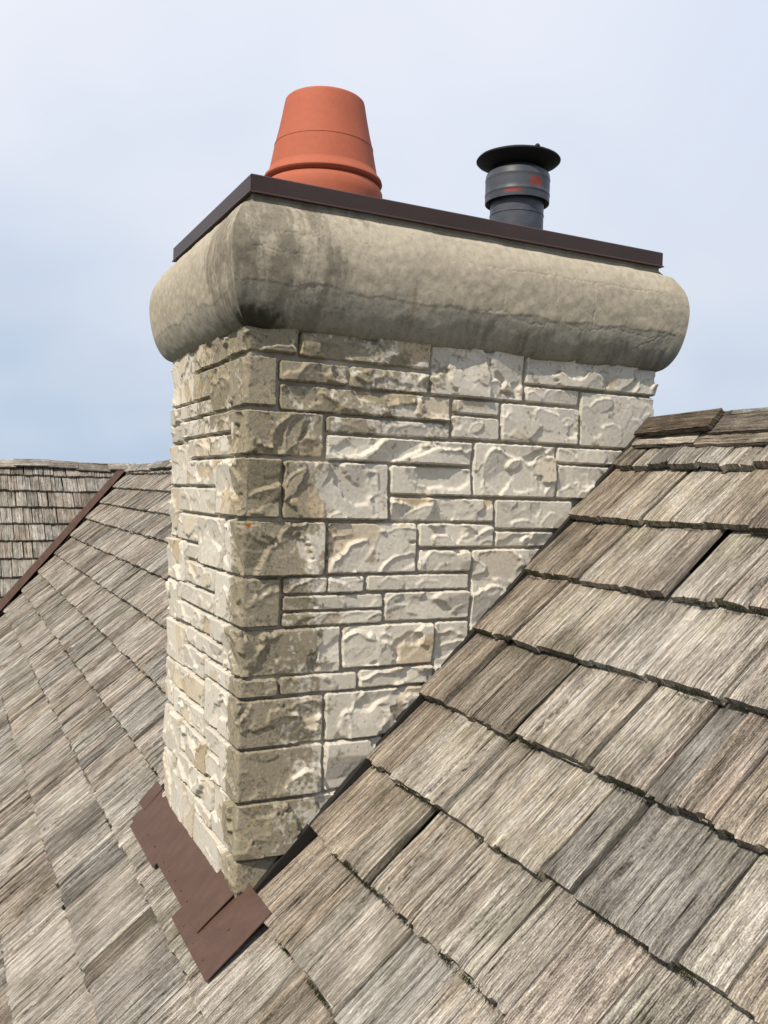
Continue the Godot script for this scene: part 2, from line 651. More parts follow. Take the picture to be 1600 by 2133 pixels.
	var q2 := [Vector3(RIDGE, RIDGE - 0.05, 3.1), Vector3(RIDGE + 2.4, RIDGE - 2.45, 3.1), Vector3(RIDGE + 2.4, RIDGE - 2.45, -8.35), Vector3(ridge_x(-8.3), ridge_x(-8.3) - 0.05, -8.35)]
	var dn := Vector3(1, 1, 0).normalized() * 0.047
	slab(deck, q2, q2.map(func(p): return p - dn))
	part("roof_deck", commit(deck), mats.felt, root)
	ridge_caps(root)

# dark moss and lichen hair along the near butts; past the chimney added to darken the butt lines
func butt_moss(root: Node3D, butts: Array) -> void:
	var blade := new_st()
	tri(blade, Vector3(-0.0008, 0, 0), Vector3(0.0008, 0, 0), Vector3(0.0003, 0.006, 0.001), Vector3(0, 0, 1))
	tri(blade, Vector3(0, 0, -0.0008), Vector3(0, 0, 0.0008), Vector3(-0.001, 0.005, 0.0), Vector3(1, 0, 0))
	var r := RandomNumberGenerator.new()
	r.seed = 505
	var down := Vector3(-1, -1, 0).normalized()
	var up := Vector3(-1, 1, 0).normalized()
	var xs := []
	for k in 11:
		var xb: float = butts[k]
		for i in 4600:
			var z := 0.03 + r.randf() * 1.45 if i < 2200 else -0.85 - 3.2 * pow(r.randf(), 1.5)
			var f := n_big.get_noise_2d(z * 5.0 + k * 31.0, 2.0) + 0.6 * n_mid.get_noise_2d(z * 28.0 + k * 9.0, 6.0)
			if f < 0.02 + 0.35 * r.randf():
				continue
			var p := Vector3(xb, xb, z) + down * (-0.004 + 0.008 * r.randf()) - up * (0.003 + 0.014 * r.randf())
			var d := (down * (0.3 + r.randf()) + up * (r.randf() - 0.55) + Vector3(0, 0, r.randf() - 0.5)).normalized()
			var side := d.cross(Vector3(0.2, 0.3, 0.9)).normalized()
			xs.append(Transform3D(Basis(side, d, side.cross(d)).scaled(Vector3.ONE * (0.6 + r.randf())), p))
	var mm := MultiMesh.new()
	mm.transform_format = MultiMesh.TRANSFORM_3D
	mm.mesh = commit(blade)
	mm.instance_count = xs.size()
	for k in xs.size():
		mm.set_instance_transform(k, xs[k])
	var o := MultiMeshInstance3D.new()
	o.name = "moss"
	o.multimesh = mm
	o.material_override = mats.moss
	o.set_meta("kind", "stuff")
	root.add_child(o, true)

func list_start(k: int, seams: Dictionary) -> float:
	return seams[k][0]

func board(root: Node3D, p: Vector3, along: Vector3, down: Vector3, length: float, width: float, thick: float, tint: Color) -> void:
	var n := along.cross(down).normalized()
	if n.y < 0.0:
		n = -n
	# local frame of shake_mesh: x across, y off, z down; here the grain runs along the ridge, so the board lies lengthwise in -z
	var st := new_st()
	var nx := 12
	var ny := 16
	var so := rng.randf() * 500.0
	var top := PackedVector3Array()
	var cols := PackedColorArray()
	var uvs := PackedVector2Array()
	var ou := Vector2(rng.randf() * 0.6, rng.randf() * 0.5)
	for j in ny:
		for i in nx:
			var a := float(j) / (ny - 1) * length
			var w := float(i) / (nx - 1) * width
			var edge := 0.003 * n_mid.get_noise_2d(a * 30.0 + so, 1.0) if i == nx - 1 else 0.0
			var ed2 := 0.004 * n_mid.get_noise_2d(w * 90.0 + so, 4.0) if j == 0 or j == ny - 1 else 0.0
			var h := 0.0018 * n_mid.get_noise_2d(w * 60.0 + so, a * 3.0) + 0.0012 * n_fine.get_noise_2d(w * 150.0, a * 8.0 + so)
			if i == 0 or i == nx - 1 or j == 0 or j == ny - 1:
				h -= 0.002
			top.append(along * (a + ed2) + down * (w + edge) + n * h)
			var g := 1.0 + 0.25 * n_mid.get_noise_2d(w * 70.0 + so, a * 3.0)
			cols.append(Color(tint.r * g, tint.g * g, tint.b * g))
			uvs.append(Vector2(w / 0.8 + ou.x, a / 0.8 + ou.y))
	sheet(st, top, nx, ny, cols, uvs, n)
	for side in 4:
		var e := PackedVector3Array()
		var ec := PackedColorArray()
		var eu := PackedVector2Array()
		var cnt := ny if side < 2 else nx
		for r in 2:
			for k in cnt:
				var id := k * nx + (0 if side == 0 else nx - 1) if side < 2 else (0 if side == 2 else ny - 1) * nx + k
				e.append(top[id] - n * thick * r)
				var cc: Color = cols[id]
				ec.append(cc)
				eu.append(uvs[id] + Vector2(0.01 * r, 0.0))
		var o: Vector3 = [-down, down, -along, along][side]
		sheet(st, e, cnt, 2, ec, eu, o)
	part("ridge_board", commit(st), mats["wood%d" % (rng.randi() % 3)], root, Transform3D(Basis.IDENTITY, p))

func ridge_caps(root: Node3D) -> void:
	var down := Vector3(-1, -1, 0).normalized()
	var back := Vector3(1, -1, 0).normalized()
	var nrm := Vector3(-1, 1, 0).normalized()
	# on the near side of the chimney: two layers, each cap lapping the next
	var z := 0.062
	var k := 0
	while z < 2.6:
		var len := 0.285 + 0.03 * rng.randf()
		var tint := wood_tint(0.0)
		var lift := nrm * (0.034 if k % 2 == 0 else 0.018) + Vector3(-0.004, 0.0, 0)
		var r := Vector3(RIDGE, RIDGE, z)
		board(root, r + lift, Vector3(0, 0.03 if k % 2 == 0 else 0.0, 1).normalized(), down, len, 0.074 + 0.008 * rng.randf(), 0.017, Color(tint.r * 0.8, tint.g * 0.74, tint.b * 0.68))
		board(root, r + Vector3(0.022, 0.03, 0), Vector3(0, 0, 1), back, len, 0.09, 0.019, tint)
		z += len - (0.012 if k % 2 == 0 else 0.03)
		k += 1
	board(root, Vector3(RIDGE, RIDGE, 0.05) + nrm * 0.010, Vector3(0, 0, 1), down, 0.26, 0.105, 0.014, wood_tint(0.0))
	board(root, Vector3(RIDGE, RIDGE, 0.315) + nrm * 0.008, Vector3(0, 0, 1), down, 0.35, 0.112, 0.014, wood_tint(0.0))
	# far side, out to the valley
	z = -D - 0.02
	while z > -8.25:
		var len2 := 0.30 + 0.08 * rng.randf()
		var r2 := Vector3(ridge_x(z - len2), ridge_x(z - len2), z - len2)
		var tl := wood_tint(-4.0)
		board(root, r2 + nrm * (0.016 + 0.030 * rng.randf()), Vector3(0, 0.07 * (rng.randf() - 0.4), 1).normalized(), down, len2 + 0.02, 0.10, 0.018, tl)
		board(root, r2 + Vector3(0.02, 0.024, 0), Vector3(0, 0, 1), back, len2 + 0.02, 0.09, 0.018, tl)
		z -= len2

func wing_roof() -> void:
	var root := thing("wing_roof", "far wood shake roof of the wing beyond the brown valley strip", "roof")
	var hidden := new_st()
	var b := Basis(Vector3(1, 0, 0), Vector3(0, 1, 1).normalized(), Vector3(0, -1, 1).normalized())
	var yb := 1.155
	for k in 12:
		var zb := VALLEY - yb
		var x := yb - 0.06
		var length := minf(0.345, (WRIDGE - yb) * 1.414)
		var first := true
		while x > -2.4:
			var wd := 0.085 + 0.085 * rng.randf()
			var gap := 0.005 + 0.006 * rng.randf()
			if rng.randf() < 0.2:
				gap += 0.006
			var o := Vector3(0, yb, zb) + b.z * (rng.randf() - 0.5) * 0.012 + b.y * (rng.randf() - 0.5) * 0.005
			lay(root, hidden, Transform3D(b, o), x - wd + gap, x, 0.0, 0.7071 if first else 0.0, length, wood_tint(-5.0), 0.4, 0.0, (rng.randf() - 0.5) * 0.06)
			first = false
			x -= wd
		yb -= 0.1685
	part("shingle_field", commit(hidden), mats.wood1, root).set_meta("kind", "stuff")
	var zj := VALLEY - WRIDGE
	var deck := new_st()
	var nn := Vector3(0, 1, 1).normalized() * 0.062
	var q := [Vector3(-2.5, WRIDGE, zj), Vector3(WRIDGE, WRIDGE, zj), Vector3(-0.9, -0.9, VALLEY + 0.9), Vector3(-2.5, -0.9, VALLEY + 0.9)]
	slab(deck, q.map(func(p): return p - nn), q.map(func(p): return p - nn * 2.0))
	var q2 := [Vector3(-2.5, WRIDGE - 0.05, zj), Vector3(WRIDGE, WRIDGE - 0.05, zj), Vector3(WRIDGE, WRIDGE - 2.2, zj - 2.15), Vector3(-2.5, WRIDGE - 2.2, zj - 2.15)]
	slab(deck, q2, q2.map(func(p): return p - Vector3(0, 0.05, -0.05)))
	part("roof_deck", commit(deck), mats.felt, root)
	var x2 := WRIDGE + 0.05
	while x2 > -2.2:
		var len := 0.29 + 0.06 * rng.randf()
		var tint := wood_tint(-4.0)
		board(root, Vector3(x2 - len, WRIDGE + 0.016 + 0.030 * rng.randf(), zj + 0.016), Vector3(1, 0.08 * (rng.randf() - 0.4), 0).normalized(), Vector3(0, -1, 1).normalized(), len + 0.02, 0.10, 0.018, tint)
		board(root, Vector3(x2 - len, WRIDGE + 0.03, zj - 0.012), Vector3(1, 0, 0), Vector3(0, -1, -1).normalized(), len + 0.02, 0.09, 0.018, tint)
		x2 -= len

# ---------------------------------------------------------------- chimney
const STONES := [
	[-0.189,0.137,1.458,1.5215],[0.148,0.540,1.453,1.5215],[0.552,0.867,1.382,1.5215],[0.881,1.47,1.438,1.5215],
	[-0.32,0.081,1.316,1.441],[0.093,0.287,1.386,1.436],[0.301,0.538,1.382,1.436],[0.884,1.079,1.384,1.426],[1.094,1.47,1.259,1.426],
	[0.096,0.615,1.308,1.372],[0.629,0.785,1.334,1.370],[0.627,0.785,1.261,1.322],[0.799,1.082,1.261,1.370],
	[-0.123,0.218,1.187,1.3],[0.231,0.613,1.257,1.296],[0.233,0.692,1.182,1.245],[0.705,0.999,1.093,1.248],[1.011,1.28,1.204,1.248],[1.011,1.25,1.093,1.192],
	[-0.26,0.099,1.022,1.174],[0.112,0.418,1.020,1.171],[0.431,0.692,1.093,1.169],[0.431,0.775,1.018,1.080],[0.787,1.067,0.997,1.080],[0.790,1.0,0.943,0.984],
	[-0.174,0.229,0.867,1.008],[0.243,0.515,0.871,1.006],[0.527,0.778,0.943,1.006],[0.529,0.697,0.871,0.931],[0.710,1.0,0.66,0.931],
	[-0.247,0.105,0.732,0.856],[0.117,0.240,0.818,0.858],[0.246,0.352,0.818,0.859],[0.365,0.694,0.820,0.860],[0.117,0.412,0.772,0.808],[0.424,0.698,0.732,0.810],[0.117,0.412,0.730,0.763],
	[-0.152,0.285,0.6,0.720],[0.297,0.577,0.607,0.720],[0.589,0.698,0.55,0.720],
	[-0.338,0.105,0.546,0.589],[0.117,0.338,0.547,0.592],[0.350,0.58,0.549,0.596],
	[-0.329,0.238,0.411,0.535],[0.250,0.56,0.411,0.537],
	[-0.153,0.24,0.27,0.401],[0.252,0.45,0.272,0.401],[-0.23,0.3,0.116,0.259],[-0.146,0.2,-0.08,0.106],
	[-0.90,-0.548,1.362,1.5215],[-0.536,-0.201,1.453,1.5215],[-0.536,-0.332,1.364,1.441],[-0.69,-0.332,1.312,1.352],[-0.90,-0.702,1.24,1.350],[-0.69,-0.412,1.252,1.300],[-0.400,-0.135,1.252,1.303],
	[-0.90,-0.600,1.100,1.228],[-0.588,-0.135,1.186,1.240],[-0.588,-0.272,1.102,1.174],[-0.90,-0.698,0.93,1.088],[-0.686,-0.272,1.018,1.090],[-0.686,-0.45,0.926,1.006],[-0.438,-0.186,0.867,1.006],
	[-0.90,-0.602,0.788,0.918],[-0.59,-0.45,0.872,0.914],[-0.59,-0.259,0.796,0.858],[-0.90,-0.69,0.655,0.776],[-0.678,-0.259,0.732,0.784],[-0.678,-0.38,0.664,0.720],[-0.368,-0.164,0.664,0.720],
	[-0.90,-0.586,0.518,0.643],[-0.574,-0.164,0.604,0.652],[-0.574,-0.350,0.526,0.592],[-0.90,-0.712,0.366,0.506],[-0.70,-0.341,0.440,0.514],[-0.70,-0.341,0.356,0.428],[-0.90,-0.618,0.206,0.344],
	[-0.606,-0.31,0.250,0.344],[-0.298,-0.165,0.341,0.399],[-0.298,-0.165,0.262,0.329],[-0.606,-0.242,0.165,0.238],[-0.90,-0.71,-0.08,0.194],[-0.698,-0.43,-0.08,0.153],[-0.418,-0.242,0.116,0.153],[-0.418,-0.158,-0.08,0.104]]

# the wall's outline unrolled: s > 0 runs along the side, s < 0 along the lower face, rounding the corners
func wall_point(s: float) -> Array:
	var q := 0.011
	if s < -D - q:
		return [Vector3(-(s + D), 0, -D), Vector3(0, 0, -1)]
	if s < -D + q:
		var f := (s + D + q) / (2.0 * q) * PI / 2.0
		var n := Vector3(-sin(f), 0, -cos(f))
		return [Vector3(q, 0, -D + q) + n * q, n]
	if s < -q:
		return [Vector3(0, 0, s), Vector3(-1, 0, 0)]
	if s < q:
		var f2 := (s + q) / (2.0 * q) * PI / 2.0
		var n2 := Vector3(-cos(f2), 0, sin(f2))
		return [Vector3(q, 0, -q) + n2 * q, n2]
	if s < W - q:
		return [Vector3(s, 0, 0), Vector3(0, 0, 1)]
	if s < W + q:
		var f3 := (s - W + q) / (2.0 * q) * PI / 2.0
		var n3 := Vector3(sin(f3), 0, cos(f3))
		return [Vector3(W - q, 0, -q) + n3 * q, n3]
	return [Vector3(W, 0, -(s - W)), Vector3(1, 0, 0)]

# how thickly grey-black lichen and soot cover the masonry there (0 to 1), read off the photograph
func lichen_cover(s: float, y: float) -> float:
	var c := 0.90 - smoothstep(0.04, 0.34 if s >= 0.0 else 0.15, absf(s)) * 0.88
	c = maxf(c, (0.72 - smoothstep(0.20, 0.75, absf(s)) * 0.60) * smoothstep(1.16, 1.34, y + 0.10 * n_big.get_noise_2d(s * 9.0, y * 9.0 + 44.0)))
	return c

const TAN := [1, 4, 9, 13, 19, 20, 22, 26, 38, 49, 50, 51, 56, 58, 63, 69, 70, 74, 77, 82]
func stone_mesh(s0: float, s1: float, y0: float, y1: float, index: int) -> ArrayMesh:
	var r := RandomNumberGenerator.new()
	r.seed = 900 + index * 7
	var res := 0.0027
	var nx := int(ceil((s1 - s0) / res)) + 1
	var ny := int(ceil((y1 - y0) / res)) + 1
	var rs := (s1 - s0) / (nx - 1)
	var ry := (y1 - y0) / (ny - 1)
	var hh := PackedFloat32Array()
	hh.resize(nx * ny)
	var oc := PackedFloat32Array()
	oc.resize(nx * ny)
	var tone := PackedFloat32Array()
	tone.resize(nx * ny)
	var so := r.randf() * 900.0
	var area := (s1 - s0) * (y1 - y0)
	var tall := y1 - y0
	var calm := 0.55 if tall < 0.05 else 1.0
	if s0 + s1 < -0.2:
		calm *= 0.62
	var style := r.randf()
	var big := 1.0
	if style < 0.22:
		calm *= 0.45
	elif style > 0.72:
		big = 1.5
		calm *= 1.15
	var is_tan := TAN.has(index)
	var base_tone := 0.90 + r.randf() * 0.16
	tone.fill(base_tone)
	# pulled and torn trowel strokes, one over another
	var strokes := int(clampf(area / (0.0021 * big), 3.0, 15.0))
	for k in strokes:
		var cs := lerpf(s0, s1, r.randf())
		var cy := lerpf(y0, y1, r.randf())
		var la := (0.028 + 0.065 * r.randf()) * (0.75 + 0.25 * calm) * big
		var lb := la * (0.30 + 0.45 * r.randf())
		lb = minf(lb, tall * 0.55)
		var ang := (r.randf() - 0.5) * (2.4 if tall > 0.09 else 1.0)
		var ca := cos(ang)
		var sa := sin(ang)
		var hk := (r.randf() - 0.45) * 0.017 * calm
		var tx := (r.randf() - 0.5) * 0.26 * calm
		var ty := (r.randf() - 0.35) * 0.46 * calm
		var lip := (0.002 + 0.006 * r.randf()) * calm
		var tn := base_tone * (0.93 + 0.14 * r.randf())
		var ochre := 0.0
		if is_tan and r.randf() < 0.34:
			ochre = 0.6 + 0.4 * r.randf()
		elif r.randf() < (0.22 if s0 < -0.1 else 0.08):
			ochre = 0.25 + 0.35 * r.randf()
		var ext := maxf(la, lb) * 1.35
		var i0 := maxi(0, int((cs - ext - s0) / rs))
		var i1 := mini(nx - 1, int((cs + ext - s0) / rs) + 1)
		var j0 := maxi(0, int((cy - ext - y0) / ry))
		var j1 := mini(ny - 1, int((cy + ext - y0) / ry) + 1)
		var torn := r.randf() < 0.12
		var fr := 55.0 if torn else 17.0
		var wav := 0.17 if torn else 0.30
		for j in range(j0, j1 + 1):
			var y := y0 + j * ry - cy
			for i in range(i0, i1 + 1):
				var s := s0 + i * rs - cs
				var ps := (s * ca + y * sa) / la
				var py := (-s * sa + y * ca) / lb
				var rad := sqrt(ps * ps + py * py)
				if rad > 1.45:
					continue
				rad += wav * n_mid.get_noise_2d((s + cs) * fr + so, (y + cy) * fr + k * 17.0)
				if rad > 1.0:
					continue
				var id := j * nx + i
				var inside := 1.0 - smoothstep(0.93, 1.0, rad)
				var h := hk + tx * s + ty * y + lip * smoothstep(0.70, 0.93, rad) * (0.45 + 0.55 * clampf(py * 1.5, -0.6, 1.0))
				hh[id] = lerpf(hh[id], h + hh[id] * 0.12, inside)
				tone[id] = lerpf(tone[id], tn, inside)
				oc[id] = lerpf(oc[id], ochre, inside)
	# wet mortar: ridges are rounded, not broken
	for pass_no in 2:
		var hc := hh.duplicate()
		for j in range(1, ny - 1):
			for i in range(1, nx - 1):
				var id := j * nx + i
				hh[id] = hc[id] * 0.36 + (hc[id - 1] + hc[id + 1] + hc[id - nx] + hc[id + nx]) * 0.16
	var pts := PackedVector3Array()
	pts.resize(nx * ny)
	var cols := PackedColorArray()
	cols.resize(nx * ny)
	var rc := 0.011
	for j in ny:
		var y := y0 + j * ry
		for i in nx:
			var s := s0 + i * rs
			var id := j * nx + i
			# distance in from the outline, corners rounded and the edge uneven
			var ex := minf(s - s0, s1 - s)
			var ey := minf(y - y0, y1 - y)
			var dd := minf(ex, ey)
			if ex < rc and ey < rc:
				dd = rc - Vector2(rc - ex, rc - ey).length()
			dd += 0.0022 * n_mid.get_noise_2d(s * 40.0 + so, y * 40.0) - 0.0006
			var e := smoothstep(-0.0008, 0.0045, dd)
			var rough := n_mid.get_noise_2d(s * 75.0, y * 75.0 + so)
			var grit := n_fine.get_noise_2d(s * 330.0, y * 330.0)
			var cov := lichen_cover(s, y)
			var h := clampf(hh[id], -0.009, 0.003 if s < 0.0 and y < 0.02 else 0.0115) + 0.0004 * rough + 0.00025 * grit
			h += cov * 0.0008 * n_fine.get_noise_2d(s * 210.0 + 40.0, y * 210.0)
			var lift := -0.023 + e * (0.023 + h)
			var wp := wall_point(s)
			pts[id] = wp[0] + wp[1] * lift + Vector3(0, y, 0)
			# colour: lime-white, tan where the stroke took up ochre, lichen and soot as speckled crust
			var t := tone[id] * (1.0 + 0.05 * rough)
			var c := Color(0.59 * t, 0.56 * t, 0.495 * t)
			c = c.lerp(Color(0.47 * t, 0.375 * t, 0.245 * t), oc[id] * 0.85)
			var patch := 0.5 + 0.55 * n_big.get_noise_2d(s * 11.0 + 5.0, y * 11.0) + 0.40 * n_mid.get_noise_2d(s * 55.0, y * 55.0 + 9.0)
			var crust := smoothstep(0.0, 0.30, cov - 1.0 + patch * 0.95 + 0.24)
			var c2 := Color(0.20, 0.175, 0.125).lerp(Color(0.315, 0.28, 0.205), 0.5 + 0.5 * n_fine.get_noise_2d(s * 120.0 + 7.0, y * 120.0))
			c = c.lerp(c2, crust * 0.92)
			var black := smoothstep(0.26, 0.44, n_mid.get_noise_2d(s * 62.0 + 60.0, y * 62.0) + 0.55 * n_big.get_noise_2d(s * 13.0 + 60.0, y * 13.0) - 0.44 + cov * 0.46)
			c = c.lerp(Color(0.125, 0.113, 0.088), black * 0.75)
			if cov > 0.3:
				var yl := smoothstep(0.50, 0.60, n_mid.get_noise_2d(s * 38.0 + 300.0, y * 38.0 + 90.0))
				c = c.lerp(Color(0.30, 0.22, 0.05), yl * 0.8)
			if s > -0.06 and s < 0.05 and y > 0.95 and y < 1.1:
				var od := Vector2(s - 0.012, y - 1.0).length() + 0.003 * rough
				c = c.lerp(Color(0.42, 0.16, 0.025), 1.0 - smoothstep(0.005, 0.0075, od))
			cols[id] = c
	var st := new_st()
	var mid := wall_point((s0 + s1) * 0.5)
	sheet(st, pts, nx, ny, cols, PackedVector2Array(), mid[1])
	return commit(st)

const PROFILE := [Vector2(-0.014, 1.511), Vector2(0.012, 1.522), Vector2(0.031, 1.544), Vector2(0.047, 1.578), Vector2(0.059, 1.625), Vector2(0.066, 1.675), Vector2(0.067, 1.722), Vector2(0.057, 1.770), Vector2(0.030, 1.818), Vector2(0.016, 1.826), Vector2(0.003, 1.833), Vector2(-0.004, 1.839), Vector2(-0.004, 1.866)]
const CRACKS := [[[-0.012,1.706],[0.021,1.71],[0.031,1.702],[0.065,1.696],[0.138,1.705]],[[0.02,1.732],[0.026,1.704]],[[0.073,1.752],[0.122,1.752],[0.182,1.757]],
	[[0.658,1.623],[0.757,1.629],[0.789,1.615],[0.861,1.604],[0.96,1.623],[1.035,1.607],[1.169,1.623],[1.243,1.617],[1.31,1.61],[1.441,1.635]],
	[[0.684,1.749],[0.765,1.747],[0.855,1.752],[0.988,1.753],[1.113,1.753],[1.251,1.754],[1.365,1.754]],[[1.071,1.753],[1.077,1.688],[1.074,1.611]],[[0.93,1.762],[0.934,1.671]],[[0.746,1.67],[0.745,1.628]],
	[[0.69,1.862],[0.691,1.822]],[[0.543,1.862],[0.544,1.82]],[[0.854,1.862],[0.852,1.82]],[[0.122,1.862],[0.125,1.813]],[[0.022,1.862],[0.02,1.823]],[[0.371,1.862],[0.369,1.824]],[[1.195,1.528],[1.252,1.573],[1.356,1.617]]]

func coping_mesh() -> ArrayMesh:
	var st := new_st()
	# profile resampled along a smooth curve
	var cv := Curve2D.new()
	for k in PROFILE.size():
		var p: Vector2 = PROFILE[k]
		var tg := Vector2.ZERO
		if k > 0 and k < 9:
			tg = (PROFILE[k + 1] - PROFILE[k - 1]) / 6.0
		cv.add_point(p, -tg, tg)
	cv.bake_interval = 0.002
	for side in 4:
		var near := side < 2
		var span := W if side % 2 == 0 else D
		var step := 0.0032 if near else 0.02
		var nx := int((span + 0.12) / step)
		var ny := int(cv.get_baked_length() / step) + 1
		var pts := PackedVector3Array()
		pts.resize(nx * ny)
		var cols := PackedColorArray()
		cols.resize(nx * ny)
		var groove := PackedFloat32Array()
		groove.resize(nx * ny)
		var pr := []
		for j in ny:
			pr.append(cv.sample_baked(cv.get_baked_length() * j / (ny - 1), true))
		if side == 0:
			for cr in CRACKS:
				for k in cr.size() - 1:
					var a := Vector2(cr[k][0], cr[k][1])
					var b := Vector2(cr[k + 1][0], cr[k + 1][1])
					var m := int(a.distance_to(b) / 0.0015) + 1
					for q in m + 1:
						var p := a.lerp(b, float(q) / m)
						p += Vector2(0.006 * n_mid.get_noise_2d(p.x * 40.0, p.y * 40.0), 0.008 * n_mid.get_noise_2d(p.x * 40.0 + 70.0, p.y * 40.0))
						var jb := 0
						var bd := 9.0
						for j in ny:
							var d := absf(pr[j].y - p.y)
							if d < bd:
								bd = d
								jb = j
						var i := int(round((p.x + pr[jb].x) / (W + 2.0 * pr[jb].x) * (nx - 1)))
						if i > 0 and i < nx - 1:
							groove[jb * nx + i] = maxf(groove[jb * nx + i], 0.35 + 0.65 * absf(n_mid.get_noise_2d(p.x * 30.0, p.y * 30.0 + 8.0)))
		for j in ny:
			var p: Vector2 = pr[j]
			var p0: Vector2 = pr[maxi(j - 1, 0)]
			var p1: Vector2 = pr[mini(j + 1, ny - 1)]
			var tg := (p1 - p0).normalized()
			for i in nx:
				var f := float(i) / (nx - 1)
				var along := lerpf(-p.x, span + p.x, f)
				var endw := smoothstep(0.0, 0.03, minf(f, 1.0 - f) * span)
				var id := j * nx + i
				var ox := along + side * 11.0
				var h := 0.0035 * n_big.get_noise_2d(ox * 5.0, p.y * 7.0) + 0.0009 * n_mid.get_noise_2d(ox * 26.0, p.y * 26.0) + 0.0004 * n_fine.get_noise_2d(ox * 170.0, p.y * 170.0)
				# a ragged step along the top of the lower part
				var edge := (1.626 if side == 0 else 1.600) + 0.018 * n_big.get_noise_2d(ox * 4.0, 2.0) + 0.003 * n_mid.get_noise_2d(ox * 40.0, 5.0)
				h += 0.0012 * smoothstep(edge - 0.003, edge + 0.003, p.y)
				h -= 0.0022 * groove[id]
				if p.y > 1.848:
					h -= 0.003
				h *= endw
				var outw := p.x + tg.y * h
				var yy := p.y - tg.x * h
				match side:
					0: pts[id] = Vector3(along, yy, outw)
					1: pts[id] = Vector3(-outw, yy, -along)
					2: pts[id] = Vector3(W - along, yy, -D - outw)
					3: pts[id] = Vector3(W + outw, yy, -D + along)
				# colour
				var mot := 1.0 + 0.08 * n_big.get_noise_2d(ox * 6.0, p.y * 6.0) + 0.05 * n_mid.get_noise_2d(ox * 35.0, p.y * 35.0)
				var c := Color(0.45 * mot, 0.405 * mot, 0.325 * mot)
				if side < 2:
					# the foot is coloured greyer and darker; its upper edge is cracked off on one half and grainy on the other
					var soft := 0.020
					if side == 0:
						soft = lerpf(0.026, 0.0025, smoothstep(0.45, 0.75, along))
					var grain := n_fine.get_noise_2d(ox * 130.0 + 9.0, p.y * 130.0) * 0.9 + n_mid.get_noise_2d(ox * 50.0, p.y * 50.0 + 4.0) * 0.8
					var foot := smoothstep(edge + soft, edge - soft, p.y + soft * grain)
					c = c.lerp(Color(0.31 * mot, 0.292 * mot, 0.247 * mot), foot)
				if p.y > 1.837:
					c = Color(0.26 * mot, 0.24 * mot, 0.195 * mot)
				# algae and soot: blotches that run down from the corner and along the foot
				var blot := 0.5 + 0.62 * n_big.get_noise_2d(ox * 10.0 + 3.0, p.y * 4.0) + 0.28 * n_mid.get_noise_2d(ox * 42.0, p.y * 7.0) + 0.16 * n_fine.get_noise_2d(ox * 150.0, p.y * 90.0)
				var cover := 0.06
				if side == 0:
					cover = maxf(cover, 0.90 - 0.80 * smoothstep(0.02, 0.48, along))
					cover = maxf(cover, 0.52 * (1.0 - smoothstep(1.58, 1.64, p.y + 0.02 * n_big.get_noise_2d(ox * 4.0, 2.0))))
				elif side == 1:
					cover = maxf(cover, 0.80 - 0.70 * smoothstep(0.10, 0.30, along))
				var dirt := smoothstep(0.0, 0.45, blot + cover - 1.0)
				c = c.lerp(Color(0.165, 0.150, 0.115), dirt * 0.68)
				var pit := smoothstep(0.42, 0.56, n_fine.get_noise_2d(ox * 80.0 + 20.0, p.y * 80.0) + 0.25 * (cover - 0.3))
				c = c.lerp(Color(0.075, 0.067, 0.05), pit * 0.28)
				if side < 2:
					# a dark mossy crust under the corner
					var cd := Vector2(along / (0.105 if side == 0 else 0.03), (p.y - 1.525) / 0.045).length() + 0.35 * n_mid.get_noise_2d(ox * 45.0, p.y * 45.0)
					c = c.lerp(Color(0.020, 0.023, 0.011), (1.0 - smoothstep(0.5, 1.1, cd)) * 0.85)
				if side == 0:
					var rd := absf(along - 0.455 - 0.02 * (p.y - 1.6)) + 0.004 * n_mid.get_noise_2d(p.y * 60.0, 3.0)
					if p.y > 1.55 and p.y < 1.66:
						c = c.lerp(Color(0.16, 0.09, 0.035), (1.0 - smoothstep(0.002, 0.012, rd)) * 0.35)
				cols[id] = c
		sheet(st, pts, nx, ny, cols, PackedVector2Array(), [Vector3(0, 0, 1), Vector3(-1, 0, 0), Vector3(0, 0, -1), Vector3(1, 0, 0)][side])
	return commit(st)

